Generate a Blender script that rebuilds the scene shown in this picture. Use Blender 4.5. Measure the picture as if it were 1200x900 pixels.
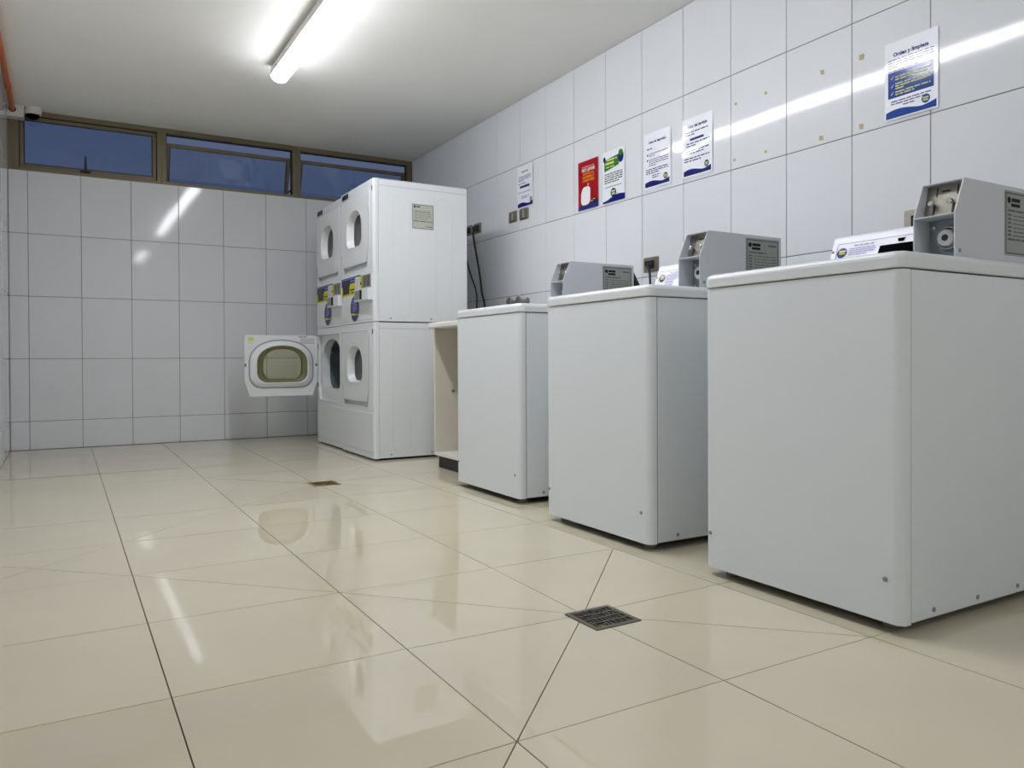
import bpy, bmesh, math, random
from mathutils import Vector, Matrix

random.seed(7)
for o in list(bpy.data.objects):
    bpy.data.objects.remove(o, do_unlink=True)
scene = bpy.context.scene
COL = scene.collection
PI = math.pi

# ------------------------------------------------------------------ camera
cam_d = bpy.data.cameras.new('camera')
cam = bpy.data.objects.new('camera', cam_d)
COL.objects.link(cam)
cr = Vector((0.86378988, -0.50383342, -0.00435007))
cu = Vector((0.00793019, 0.00496224, 0.99995624))
cf = Vector((0.50378979, 0.86378658, -0.00828183))
m = Matrix((cr, cu, -cf)).transposed().to_4x4()
m.translation = Vector((-2.78005648, -6.57445581, 0.64945703))
cam.matrix_world = m
cam_d.sensor_fit = 'HORIZONTAL'
cam_d.sensor_width = 36.0
cam_d.lens = 901.587 / 1200.0 * 36.0
cam_d.shift_y = -22.44 / 1200.0
cam_d.clip_start = 0.02
cam_d.clip_end = 200
scene.camera = cam

# ------------------------------------------------------------------ world, exposure
def lin(c):
    return tuple(((v / 255.0) / 12.92 if v / 255.0 <= 0.04045 else ((v / 255.0 + 0.055) / 1.055) ** 2.4) for v in c)

w = bpy.data.worlds.new('dusk_sky')
scene.world = w
w.use_nodes = True
bg = w.node_tree.nodes['Background']
bg.inputs[0].default_value = lin((100, 114, 146)) + (1,)
bg.inputs[1].default_value = 0.30
LAMP_STRENGTH = 14.0
scene.view_settings.view_transform = 'Standard'
scene.view_settings.look = 'None'
scene.view_settings.exposure = 1.18
scene.view_settings.gamma = 1.0
scene.view_settings.use_curve_mapping = False

# ------------------------------------------------------------------ materials
MATS = {}
def mat(name, rgb, rough=0.5, metal=0.0, coat=0.0, var=0.0, vscale=8.0, bump=0.0, bscale=30.0, bdist=0.002, spec=0.5, crough=0.03):
    mt = bpy.data.materials.new(name)
    mt.use_nodes = True
    nt = mt.node_tree
    b = nt.nodes['Principled BSDF']
    c = lin(rgb)
    b.inputs['Base Color'].default_value = c + (1,)
    b.inputs['Roughness'].default_value = rough
    b.inputs['Metallic'].default_value = metal
    b.inputs['Specular IOR Level'].default_value = spec
    b.inputs['Coat Weight'].default_value = coat
    b.inputs['Coat Roughness'].default_value = crough
    geo = None
    if var > 0 or bump > 0:
        geo = nt.nodes.new('ShaderNodeNewGeometry')
    if var > 0:
        n = nt.nodes.new('ShaderNodeTexNoise')
        n.inputs['Scale'].default_value = vscale
        n.inputs['Detail'].default_value = 4.0
        nt.links.new(geo.outputs['Position'], n.inputs['Vector'])
        r = nt.nodes.new('ShaderNodeValToRGB')
        r.color_ramp.elements[0].position = 0.3
        r.color_ramp.elements[1].position = 0.7
        r.color_ramp.elements[0].color = tuple(v * (1 - var) for v in c) + (1,)
        r.color_ramp.elements[1].color = tuple(min(1, v * (1 + var)) for v in c) + (1,)
        nt.links.new(n.outputs['Fac'], r.inputs[0])
        nt.links.new(r.outputs[0], b.inputs['Base Color'])
    if bump > 0:
        n2 = nt.nodes.new('ShaderNodeTexNoise')
        n2.inputs['Scale'].default_value = bscale
        n2.inputs['Detail'].default_value = 1.0
        nt.links.new(geo.outputs['Position'], n2.inputs['Vector'])
        bp = nt.nodes.new('ShaderNodeBump')
        bp.inputs['Strength'].default_value = bump
        bp.inputs['Distance'].default_value = bdist
        nt.links.new(n2.outputs['Fac'], bp.inputs['Height'])
        nt.links.new(bp.outputs[0], b.inputs['Normal'])
    MATS[name] = mt
    return mt

def glass_mat(name, tint, mixt, rough=0.0):
    mt = bpy.data.materials.new(name)
    mt.use_nodes = True
    nt = mt.node_tree
    for n in list(nt.nodes):
        nt.nodes.remove(n)
    out = nt.nodes.new('ShaderNodeOutputMaterial')
    tr = nt.nodes.new('ShaderNodeBsdfTransparent')
    tr.inputs[0].default_value = tint + (1,)
    gl = nt.nodes.new('ShaderNodeBsdfGlossy')
    gl.inputs['Roughness'].default_value = rough
    fr = nt.nodes.new('ShaderNodeFresnel')
    fr.inputs['IOR'].default_value = mixt
    mx = nt.nodes.new('ShaderNodeMixShader')
    nt.links.new(fr.outputs[0], mx.inputs[0])
    nt.links.new(tr.outputs[0], mx.inputs[1])
    nt.links.new(gl.outputs[0], mx.inputs[2])
    nt.links.new(mx.outputs[0], out.inputs[0])
    MATS[name] = mt
    return mt

mat('wall_tile', (224, 227, 230), rough=0.07, spec=0.34, bump=0.10, bscale=4.0, bdist=0.004, var=0.012, vscale=3)
mat('grout', (128, 126, 120), rough=0.9)
mat('floor_tile', (214, 205, 180), rough=0.012, var=0.03, vscale=2.6, bump=0.012, bscale=5, bdist=0.001, spec=0.8)
mat('floor_grout', (88, 76, 62), rough=0.9)
mat('ceiling_paint', (242, 241, 235), rough=0.85, var=0.02, vscale=2)
mat('white_enamel', (226, 231, 233), rough=0.28, bump=0.03, bscale=8, bdist=0.004, spec=0.45)
mat('white_top', (222, 226, 226), rough=0.22)
mat('dryer_enamel', (226, 230, 231), rough=0.25)
mat('dryer_door', (222, 226, 226), rough=0.3)
mat('console_white', (232, 233, 242), rough=0.3)
mat('meter_grey', (202, 206, 211), rough=0.42)
mat('steel', (150, 146, 136), rough=0.35, metal=0.85, var=0.1, vscale=60)
mat('drum_steel', (120, 132, 138), rough=0.45, metal=0.5)
mat('zinc', (140, 150, 150), rough=0.45, metal=0.4)
mat('chrome', (200, 200, 198), rough=0.15, metal=1.0)
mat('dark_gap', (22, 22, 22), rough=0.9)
mat('black_plastic', (16, 17, 18), rough=0.45)
mat('black_gloss', (5, 5, 7), rough=0.7, spec=0.02)
mat('bronze', (122, 112, 88), rough=0.45, metal=0.25)
mat('bronze_dark', (42, 38, 30), rough=0.6)
mat('orange_pvc', (196, 92, 8), rough=0.4)
mat('white_plastic', (218, 216, 210), rough=0.4)
mat('switch_plate', (126, 119, 104), rough=0.35, metal=0.4)
mat('switch_rocker', (160, 154, 138), rough=0.35, metal=0.2)
mat('socket_beige', (176, 170, 156), rough=0.5)
mat('laminate_sheet', (238, 240, 246), rough=0.35, coat=0.45, crough=0.05)
mat('ink_navy', (10, 26, 108), rough=0.4, spec=0.12, coat=0.45, crough=0.06)
mat('ink_blue', (16, 66, 150), rough=0.4, spec=0.12, coat=0.45, crough=0.06)
mat('ink_text', (44, 52, 110), rough=0.5, spec=0.12, coat=0.45, crough=0.06)
mat('ink_green', (52, 120, 44), rough=0.4, spec=0.12, coat=0.45, crough=0.06)
mat('ink_green_text', (28, 84, 50), rough=0.5, spec=0.12)
mat('ink_red', (160, 6, 22), rough=0.45, spec=0.12, coat=0.45, crough=0.06)
mat('ink_orange', (240, 150, 30), rough=0.5, spec=0.12)
mat('ink_white', (236, 236, 236), rough=0.5, spec=0.12)
mat('ink_yellow', (216, 208, 30), rough=0.5, spec=0.12)
mat('ink_lime', (206, 214, 120), rough=0.5, spec=0.12)
mat('ink_pink', (236, 150, 150), rough=0.5, spec=0.12)
mat('ink_black', (26, 28, 34), rough=0.5, spec=0.12)
mat('ink_grey', (96, 104, 98), rough=0.6, spec=0.12)
mat('ink_lilac', (158, 160, 214), rough=0.5, spec=0.12)
mat('rating_label', (186, 189, 174), rough=0.45)
mat('grey_label', (150, 155, 148), rough=0.45)
mat('gasket_grey', (150, 152, 156), rough=0.5)
mat('olive_trim', (112, 108, 70), rough=0.4)
mat('cabinet_cream', (222, 216, 200), rough=0.6)
mat('worktop_white', (232, 230, 224), rough=0.35)
mat('brass', (166, 142, 78), rough=0.35, metal=0.8)
mat('drain_metal', (112, 108, 96), rough=0.4, metal=0.6)
mat('foot_grey', (120, 118, 108), rough=0.6)
mat('tape_residue', (190, 176, 124), rough=0.8)
mat('stain', (150, 142, 134), rough=0.9)
mat('ceiling_scuff', (150, 150, 146), rough=0.9)
glass_mat('window_glass', (0.72, 0.78, 0.86), 1.5)
glass_mat('door_glass', (0.90, 0.89, 0.76), 1.45)

em = bpy.data.materials.new('lamp_diffuser')
em.use_nodes = True
eb = em.node_tree.nodes['Principled BSDF']
eb.inputs['Base Color'].default_value = (0.9, 0.9, 0.9, 1)
eb.inputs['Emission Color'].default_value = (0.965, 0.98, 1.05, 1)
eb.inputs['Emission Strength'].default_value = LAMP_STRENGTH
MATS['lamp_diffuser'] = em

# ------------------------------------------------------------------ mesh helpers
class MB:
    def __init__(s):
        s.v = []
        s.f = []
    def add(s, vs, fs):
        o = len(s.v)
        s.v += [tuple(v) for v in vs]
        s.f += [tuple(i + o for i in f) for f in fs]
        return s
    def box(s, x0, x1, y0, y1, z0, z1):
        vs = [(x, y, z) for z in (z0, z1) for y in (y0, y1) for x in (x0, x1)]
        return s.add(vs, [(0, 2, 3, 1), (4, 5, 7, 6), (0, 1, 5, 4), (2, 6, 7, 3), (0, 4, 6, 2), (1, 3, 7, 5)])
    def loft(s, loops, closed=True, cap0=False, cap1=False):
        n = len(loops[0])
        vs = [p for l in loops for p in l]
        fs = []
        for k in range(len(loops) - 1):
            for i in range(n if closed else n - 1):
                j = (i + 1) % n
                fs.append((k * n + i, k * n + j, (k + 1) * n + j, (k + 1) * n + i))
        if cap0:
            fs.append(tuple(reversed(range(n))))
        if cap1:
            fs.append(tuple((len(loops) - 1) * n + i for i in range(n)))
        return s.add(vs, fs)
    def prism(s, poly, fn, a, b):
        """poly: 2D points; fn(u, v, t) -> 3D; from t=a to t=b, capped"""
        return s.loft([[fn(u, v, a) for u, v in poly], [fn(u, v, b) for u, v in poly]], True, True, True)
    def tube(s, pts, r, n=8, cap=True, closed=False):
        P = [Vector(p) for p in pts]
        loops = []
        prev = None
        N = len(P)
        for i in range(N):
            if closed:
                t = P[(i + 1) % N] - P[i - 1]
            else:
                t = P[min(i + 1, N - 1)] - P[max(i - 1, 0)]
            t.normalize()
            if prev is None:
                a = Vector((0, 0, 1)) if abs(t.z) < 0.9 else Vector((1, 0, 0))
                prev = t.cross(a).normalized()
            nn = (prev - t * prev.dot(t)).normalized()
            prev = nn
            bb = t.cross(nn)
            loops.append([tuple(P[i] + (nn * math.cos(2 * PI * k / n) + bb * math.sin(2 * PI * k / n)) * r) for k in range(n)])
        if closed:
            loops.append(loops[0])
        return s.loft(loops, True, cap and not closed, cap and not closed)
    def lathe(s, prof, c, axis='z', n=20):
        """prof: list of (r, h); axis direction"""
        loops = []
        for r, h in prof:
            l = []
            for k in range(n):
                a = 2 * PI * k / n
                p = {'z': (r * math.cos(a), r * math.sin(a), h), 'x': (h, r * math.cos(a), r * math.sin(a)), 'y': (r * math.sin(a), h, r * math.cos(a))}[axis]
                l.append((c[0] + p[0], c[1] + p[1], c[2] + p[2]))
            loops.append(l)
        return s.loft(loops, True, True, True)
    def mesh(s, name, smooth=None, bevel=0.0, bseg=2, weld=True):
        me = bpy.data.meshes.new(name)
        bm = bmesh.new()
        vs = [bm.verts.new(v) for v in s.v]
        for f in s.f:
            try:
                bm.faces.new([vs[i] for i in f])
            except ValueError:
                pass
        if weld:
            bmesh.ops.remove_doubles(bm, verts=bm.verts, dist=1e-6)
        bmesh.ops.recalc_face_normals(bm, faces=bm.faces)
        if bevel > 0:
            es = [e for e in bm.edges if len(e.link_faces) == 2 and e.calc_face_angle(0) > 0.6]
            bmesh.ops.bevel(bm, geom=es, offset=bevel, offset_type='OFFSET', segments=bseg, profile=0.5, affect='EDGES', clamp_overlap=True)
        if smooth is not None:
            for f in bm.faces:
                f.smooth = not (f.calc_area() > 0.003 and max(abs(c) for c in f.normal) > 0.9999)
            for e in bm.edges:
                if len(e.link_faces) == 2 and e.calc_face_angle(0) > smooth:
                    e.smooth = False
        bm.to_mesh(me)
        bm.free()
        return me
    def build(s, name, material, parent=None, smooth=None, bevel=0.0, bseg=2, loc=None):
        me = s.mesh(name, smooth, bevel, bseg)
        return link(name, me, material, parent, loc)

def link(name, me, material, parent=None, loc=None):
    if material and not me.materials:
        me.materials.append(MATS[material])
    o = bpy.data.objects.new(name, me)
    COL.objects.link(o)
    o.parent = parent
    if loc:
        o.location = loc
    return o

def tag(o, label, cat=None, group=None, kind=None):
    o['label'] = label
    if cat:
        o['category'] = cat
    if group:
        o['group'] = group
    if kind:
        o['kind'] = kind
    return o

def thing(name, loc, label, cat, group=None):
    o = bpy.data.objects.new(name, None)
    o.empty_display_size = 0.1
    COL.objects.link(o)
    o.location = loc
    return tag(o, label, cat, group)

def copy_tree(o, parent=None):
    c = o.copy()
    COL.objects.link(c)
    c.parent = parent
    for ch in list(o.children):
        copy_tree(ch, c)
    return c

def ring_plate(mb, outer, hole, fn, t0, t1):
    """plate between outer outline and hole outline, thickness t0..t1"""
    for t in (t0, t1):
        bm = bmesh.new()
        vo = [bm.verts.new((u, v, 0)) for u, v in outer]
        vh = [bm.verts.new((u, v, 0)) for u, v in hole]
        es = [bm.edges.new((vo[i], vo[(i + 1) % len(vo)])) for i in range(len(vo))]
        es += [bm.edges.new((vh[i], vh[(i + 1) % len(vh)])) for i in range(len(vh))]
        bmesh.ops.triangle_fill(bm, use_beauty=True, use_dissolve=False, edges=es)
        bm.verts.index_update()
        mb.add([fn(v.co.x, v.co.y, t) for v in bm.verts], [[v.index for v in f.verts] for f in bm.faces])
        bm.free()
    mb.loft([[fn(u, v, t0) for u, v in outer], [fn(u, v, t1) for u, v in outer]])
    mb.loft([[fn(u, v, t0) for u, v in hole], [fn(u, v, t1) for u, v in hole]])
    return mb

def rrect(u0, u1, v0, v1, r, n=4):
    pts = []
    for cx, cy, a0 in ((u1 - r, v0 + r, -PI / 2), (u1 - r, v1 - r, 0), (u0 + r, v1 - r, PI / 2), (u0 + r, v0 + r, PI)):
        for k in range(n + 1):
            a = a0 + PI / 2 * k / n
            pts.append((cx + r * math.cos(a), cy + r * math.sin(a)))
    return pts

def dshape(w, h, cy=0.0, cz=0.0, n=20):
    """arched opening, flat bottom with rounded corners, centred"""
    r = min(w, h) * 0.26
    spring = cz + h * 0.02
    pts = []
    for k in range(6):
        a = -PI + PI / 2 * k / 5
        pts.append((cy - w / 2 + r + r * math.cos(a), cz - h / 2 + r + r * math.sin(a)))
    for k in range(6):
        a = -PI / 2 + PI / 2 * k / 5
        pts.append((cy + w / 2 - r + r * math.cos(a), cz - h / 2 + r + r * math.sin(a)))
    for k in range(n + 1):
        a = PI * k / n
        c, s_ = math.cos(a), math.sin(a)
        pts.append((cy + w / 2 * math.copysign(abs(c) ** 0.9, c), spring + (cz + h / 2 - spring) * abs(s_) ** 0.9))
    return pts

FX = lambda u, v, t: (t, u, v)      # plane facing -X : u = y, v = z
FY = lambda u, v, t: (u, t, v)      # plane facing -Y : u = x, v = z
FZ = lambda u, v, t: (u, v, t)

_fonts = {}
def text_polys(body, size, align='CENTER', bold=0.0):
    cu_ = bpy.data.curves.new('txt', 'FONT')
    cu_.body = body
    cu_.size = size
    cu_.align_x = align
    cu_.offset = bold
    cu_.resolution_u = 2
    o = bpy.data.objects.new('txt', cu_)
    COL.objects.link(o)
    dg = bpy.context.evaluated_depsgraph_get()
    me = bpy.data.meshes.new_from_object(o.evaluated_get(dg))
    vs = [(v.co.x, v.co.y) for v in me.vertices]
    fs = [tuple(p.vertices) for p in me.polygons]
    bpy.data.objects.remove(o, do_unlink=True)
    bpy.data.curves.remove(cu_)
    bpy.data.meshes.remove(me)
    return vs, fs

class Print:
    """flat print in (s,t): s to the reader's right, t up"""
    def __init__(s):
        s.v = []
        s.f = []
    def add(s, vs, fs):
        o = len(s.v)
        s.v += vs
        s.f += [tuple(i + o for i in f) for f in fs]
    def rect(s, s0, s1, t0, t1, n=1, mm=1):
        vs = [(s0 + (s1 - s0) * i / n, t0 + (t1 - t0) * j / mm) for j in range(mm + 1) for i in range(n + 1)]
        fs = [(j * (n + 1) + i, j * (n + 1) + i + 1, (j + 1) * (n + 1) + i + 1, (j + 1) * (n + 1) + i) for j in range(mm) for i in range(n)]
        s.add(vs, fs)
        return s
    def poly(s, pts):
        s.add(list(pts), [tuple(range(len(pts)))])
        return s
    def disc(s, cs, ct, rs, rt, n=20):
        return s.poly([(cs + rs * math.cos(2 * PI * k / n), ct + rt * math.sin(2 * PI * k / n)) for k in range(n)])
    def ring(s, s0, s1, t0, t1, wd):
        s.rect(s0, s1, t0, t0 + wd).rect(s0, s1, t1 - wd, t1).rect(s0, s0 + wd, t0, t1).rect(s1 - wd, s1, t0, t1)
        return s
    def lines(s, s0, s1, t, n, pitch, h, rnd, last=0.6):
        for k in range(n):
            x = s0
            end = s1 if k < n - 1 else s0 + (s1 - s0) * last
            while x < end - h:
                wd = min(rnd.uniform(2.5, 8) * h, end - x)
                s.rect(x, x + wd, t - k * pitch, t - k * pitch + h)
                x += wd + h * 0.9
        return s
    def text(s, body, cs, ct, size, bold=0.0, align='CENTER', sx=1.0):
        vs, fs = text_polys(body, size, align, bold)
        s.add([(cs + x * sx, ct + y) for x, y in vs], fs)
        return s
    def wave(s, s0, s1, tb, top, n=14, rows=1):
        vs = []
        R = rows + 1
        for i in range(n + 1):
            x = s0 + (s1 - s0) * i / n
            b_ = tb(i / n) if callable(tb) else tb
            vs += [(x, b_ + (top(i / n) - b_) * j / rows) for j in range(R)]
        s.add(vs, [(R * i + j, R * (i + 1) + j, R * (i + 1) + j + 1, R * i + j + 1) for i in range(n) for j in range(rows)])
        return s
    def build(s, name, material, parent, fn, layer):
        mb = MB()
        mb.add([fn(a, b, layer) for a, b in s.v], s.f)
        me = bpy.data.meshes.new(name)
        me.from_pydata(mb.v, [], mb.f)
        return link(name, me, material, parent)

# ------------------------------------------------------------------ room
H = 2.4618
XL = -3.112
YB = -8.6
TW, TH = 0.336, 0.4542
GAP = 0.0032
TT = 0.003

def struct(o, label):
    o['kind'] = 'structure'
    o['label'] = label
    return o

tile_cache = {}
def tile_mesh(wd, ht, plane):
    key = (round(wd, 4), round(ht, 4), plane)
    if key not in tile_cache:
        mb = MB()
        a, b = wd / 2, ht / 2
        if plane == 'x':
            mb.box(0, TT + 0.002, -a, a, -b, b)
        else:
            mb.box(-a, a, 0, TT + 0.002, -b, b)
        tile_cache[key] = mb.mesh('tile', smooth=0.9, bevel=0.0022, bseg=2)
        tile_cache[key].materials.append(MATS['wall_tile'])
    return tile_cache[key]

def cuts(vals, lo, hi):
    vs = [lo] + sorted(v for v in vals if lo + 0.02 < v < hi - 0.02) + [hi]
    return list(zip(vs[:-1], vs[1:]))

def tiles_on(wall, plane, coord, ucuts, vcuts, sign=1, skip=None, rnd=random.Random(3)):
    for u0, u1 in ucuts:
        for v0, v1 in vcuts:
            if skip and skip(u0, u1, v0, v1):
                continue
            me = tile_mesh(u1 - u0 - GAP, v1 - v0 - GAP, plane)
            o = bpy.data.objects.new('tile', me)
            COL.objects.link(o)
            o.parent = wall
            uc, vc = (u0 + u1) / 2, (v0 + v1) / 2
            e = 0.0011
            if plane == 'x':
                o.location = (coord, uc, vc)
                o.rotation_euler = (0, rnd.uniform(-e, e), rnd.uniform(-e, e) + (PI if sign < 0 else 0))
            else:
                o.location = (uc, coord, vc)
                o.rotation_euler = (rnd.uniform(-e, e), 0, rnd.uniform(-e, e) + (PI if sign < 0 else 0))

# floor -------------------------------------------------------------
fl = MB().box(XL - 0.12, 0.12, YB - 0.12, 0.12, -0.12, -0.013).build('floor', 'floor_grout')
struct(fl, 'glossy beige porcelain tile floor with thin dark joints')
XS = [XL, -2.605, -2.121, -1.637, -1.165, -0.68, -0.196, -0.002]
YS = [-0.002] + [-5.455 + 0.485 * k for k in range(11, -7, -1)] + [YB + 0.002]
NEAR_DRAIN = (-1.637, -4.97)
FAR_DRAIN = (-1.637, -2.545)
def near(a, b):
    return abs(a - b) < 0.03
def node_z(x, y):
    for dx, dy in (NEAR_DRAIN, FAR_DRAIN):
        if near(x, dx) and near(y, dy):
            return -0.006
    return 0.0
DIAG = []
def dg_(x0, y0, x1, y1):
    DIAG.append(((x0, y0), (x1, y1)))
nx, ny = NEAR_DRAIN
for sx, sy in ((-1, 1), (-1, -1), (1, 1), (1, -1)):
    dg_(nx, ny, nx + sx * 0.485, ny + sy * 0.485)
dg_(-2.121, -5.455, -2.605, -5.94)
dg_(-2.121, -4.485, -2.605, -4.0)
nx, ny = FAR_DRAIN
for sx, sy in ((-1, 1), (-1, -1), (1, 1), (1, -1)):
    dg_(nx, ny, nx + sx * 0.485, ny + sy * 0.485)
dg_(-2.121, -3.03, -2.605, -3.515)
dg_(-2.605, -3.515, -3.09, -4.0)
dg_(-2.605, -4.0, -3.09, -3.515)
dg_(-2.121, -2.06, -2.605, -1.575)
def cell_diag(x0, x1, y0, y1):
    r = []
    for a, b in DIAG:
        ms = ((a[0] + b[0]) / 2, (a[1] + b[1]) / 2)
        if x0 - 0.01 < ms[0] < x1 + 0.01 and y0 < ms[1] < y1 and abs(ms[1] - (y0 + y1) / 2) < 0.05:
            r.append('/' if (b[0] - a[0]) * (b[1] - a[1]) > 0 else '\\')
    return r
def inset(poly, d):
    n = len(poly)
    area = sum(poly[i][0] * poly[(i + 1) % n][1] - poly[(i + 1) % n][0] * poly[i][1] for i in range(n))
    s = 1 if area > 0 else -1
    out = []
    for i in range(n):
        p0, p1, p2 = Vector(poly[i - 1]), Vector(poly[i]), Vector(poly[(i + 1) % n])
        d1, d2 = (p1 - p0).normalized(), (p2 - p1).normalized()
        n1, n2 = Vector((-d1.y, d1.x)) * s, Vector((-d2.y, d2.x)) * s
        k = d / max(0.2, 1 + n1.dot(n2))
        q = p1 + (n1 + n2) * k
        out.append((q.x, q.y))
    return out
frnd = random.Random(11)
DR = 0.068
def floor_piece(poly, zs):
    # plane through the three corner heights, then inset outline on that plane
    q = inset(poly, 0.0013)
    (x0, y0), (x1, y1), (x2, y2) = poly[0], poly[1], poly[2]
    a = Vector((x1 - x0, y1 - y0, zs[1] - zs[0])); b = Vector((x2 - x0, y2 - y0, zs[2] - zs[0]))
    nn = a.cross(b)
    jit = frnd.uniform(-0.0002, 0.0002); jx = frnd.uniform(-4e-4, 4e-4); jy = frnd.uniform(-4e-4, 4e-4)
    cx = sum(p[0] for p in poly) / len(poly); cy = sum(p[1] for p in poly) / len(poly)
    def z(x, y):
        return zs[0] - (nn.x * (x - x0) + nn.y * (y - y0)) / nn.z - 0.0003 + jit + jx * (x - cx) + jy * (y - cy)
    mb = MB()
    mb.loft([[(x - cx, y - cy, -0.012 + z(x, y)) for x, y in q], [(x - cx, y - cy, z(x, y)) for x, y in q]], True, True, True)
    mb.build('tile', 'floor_tile', fl, loc=(cx, cy, 0))
for i in range(len(XS) - 1):
    for j in range(len(YS) - 1):
        x0, x1 = XS[i], XS[i + 1]
        y0, y1 = YS[j + 1], YS[j]
        if y1 - y0 < 0.01:
            continue
        dd = cell_diag(x0, x1, y0, y1)
        P = [(x0, y0), (x1, y0), (x1, y1), (x0, y1)]
        if not dd:
            polys = [P]
        elif len(dd) > 1:
            c = ((x0 + x1) / 2, (y0 + y1) / 2)
            polys = [[P[k], P[(k + 1) % 4], c] for k in range(4)]
        elif dd[0] == '/':
            polys = [[P[0], P[1], P[2]], [P[2], P[3], P[0]]]
        else:
            polys = [[P[1], P[2], P[3]], [P[3], P[0], P[1]]]
        for q in polys:
            floor_piece(q, [node_z(*p) for p in q])

# ceiling
ce = MB().box(XL - 0.12, 0.12, YB - 0.12, 0.12, H, H + 0.12).build('ceiling', 'ceiling_paint')
struct(ce, 'plain off-white plaster ceiling above the laundry room')

# walls
ROWS_B = [0.2074 + k * TH for k in range(5)]
ROWS_R = [1.0953 + k * 0.454 for k in range(-2, 3)]
wr = MB().box(TT, 0.12, YB - 0.12, 0.12, -0.013, H).build('wall_right', 'grout')
struct(wr, 'long wall of glossy white tiles behind the washing machines')
COLS_R = [-1.2756 - 0.3286 * k for k in range(-4, 23)]
tiles_on(wr, 'x', 0.0, cuts(COLS_R, YB, 0.0), cuts(ROWS_R, 0.0, H), rnd=random.Random(5))
SILL = 2.024
wb = MB().box(XL, TT, TT, 0.12, -0.013, SILL).build('wall_back', 'grout')
struct(wb, 'end wall of white tiles under the strip of windows')
COLS_B = [-2.993 + TW * k for k in range(0, 9)]
tiles_on(wb, 'y', 0.0, cuts(COLS_B, XL, 0.0), cuts(ROWS_B, 0.0, SILL), rnd=random.Random(6))
wl = MB().box(XL - 0.12, XL - TT, YB - 0.12, 0.12, -0.013, H).build('wall_left', 'grout')
struct(wl, 'white tiled wall seen edge-on at the left')
COLS_L = [-0.3 - TW * k for k in range(0, 26)]
tiles_on(wl, 'x', XL, cuts(COLS_L, YB, 0.0), cuts(ROWS_B, 0.0, H), sign=-1, rnd=random.Random(8))
wf = MB().box(XL - 0.12, 0.12, YB - 0.12, YB, -0.013, H).build('wall_front', 'ceiling_paint')
struct(wf, 'plain off-white wall behind the viewer')

# windows -----------------------------------------------------------
def window(n, x0, x1, tilt, label, handle_x, mull_right):
    Z0, Z1 = SILL, H
    root = bpy.data.objects.new('window_%d' % n, None)
    COL.objects.link(root)
    root.location = ((x0 + x1) / 2, 0.0, Z0)
    struct(root, label)
    a, b = x0 - (x0 + x1) / 2, x1 - (x0 + x1) / 2
    h = Z1 - Z0
    fw = 0.034
    m_ = MB()
    m_.box(a, b, 0.004, 0.094, 0, 0.022)
    m_.box(a, b, 0.004, 0.094, h - 0.036, h)
    m_.box(a, a + fw, 0.004, 0.094, 0.022, h - 0.036)
    m_.box(b - fw, b, 0.004, 0.094, 0.022, h - 0.036)
    m_.build('frame', 'bronze', root, bevel=0.002, bseg=1)
    # small stop bead inside the frame
    m_ = MB()
    m_.box(a + fw, b - fw, 0.05, 0.06, 0.022, 0.030)
    m_.box(a + fw, b - fw, 0.05, 0.06, h - 0.044, h - 0.036)
    m_.box(a + fw, a + fw + 0.008, 0.05, 0.06, 0.03, h - 0.044)
    m_.box(b - fw - 0.008, b - fw, 0.05, 0.06, 0.03, h - 0.044)
    m_.build('weather_strip', 'black_plastic', root)
    sw = 0.026
    sa, sb = a + fw + 0.004, b - fw - 0.004
    sh = h - 0.036 - 0.022 - 0.008
    m_ = MB()
    m_.box(sa, sb, -0.012, 0.014, 0, sw)
    m_.box(sa, sb, -0.012, 0.014, sh - sw, sh)
    m_.box(sa, sa + sw, -0.012, 0.014, sw, sh - sw)
    m_.box(sb - sw, sb, -0.012, 0.014, sw, sh - sw)
    s_ = m_.build('sash', 'bronze', root, bevel=0.002, bseg=1)
    g = MB().box(sa + sw - 0.004, sb - sw + 0.004, -0.002, 0.002, sw - 0.004, sh - sw + 0.004).build('pane', 'window_glass', s_)
    rb = MB()
    rb.box(sa + sw, sb - sw, -0.0135, -0.003, sh - sw - 0.006, sh - sw)
    rb.box(sa + sw, sb - sw, -0.0135, -0.003, sw, sw + 0.006)
    rb.box(sa + sw, sa + sw + 0.006, -0.0135, -0.003, sw, sh - sw)
    rb.box(sb - sw - 0.006, sb - sw, -0.0135, -0.003, sw, sh - sw)
    rb.build('glazing_bead', 'bronze_dark', s_)
    hx = handle_x - (x0 + x1) / 2
    hb = MB().box(hx - 0.035, hx + 0.035, -0.026, -0.012, 0.002, 0.02)
    hb.loft([[(hx - 0.012, -0.034, 0.01), (hx + 0.012, -0.034, 0.01), (hx + 0.012, -0.022, 0.01), (hx - 0.012, -0.022, 0.01)],
             [(hx - 0.006, -0.05, 0.12), (hx + 0.006, -0.05, 0.12), (hx + 0.006, -0.04, 0.12), (hx - 0.006, -0.04, 0.12)]], True, True, True)
    if tilt > 0:
        hb = MB().box(hx - 0.035, hx + 0.035, -0.026, -0.012, 0.002, 0.03)
    hb.build('handle', 'black_plastic', s_)
    if tilt == 0:
        s_.location = (0, 0.04, 0.026)
    else:
        # projected outwards: top slides down, bottom swings out
        s_.rotation_euler = (tilt, 0, 0)
        drop = 0.055
        s_.location = (0, 0.075 + math.sin(tilt) * sh, 0.026 + sh - drop - math.cos(tilt) * sh)
        m_ = MB()
        for xx in (sa - 0.002, sb - 0.002):
            m_.box(xx, xx + 0.004, 0.04, 0.26, 0.06, 0.075)
        m_.build('stay_arm', 'black_plastic', root)
    return root
window(1, -3.078, -2.103, 0.0, 'left window of the strip, closed, with a black lever handle', -2.625, True)
window(2, -2.103, -1.053, 0.30, 'middle window of the strip, tilted open outwards', -1.58, True)
window(3, -1.053, -0.004, 0.30, 'right window of the strip, tilted open above the stacked dryers', -0.55, False)
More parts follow.
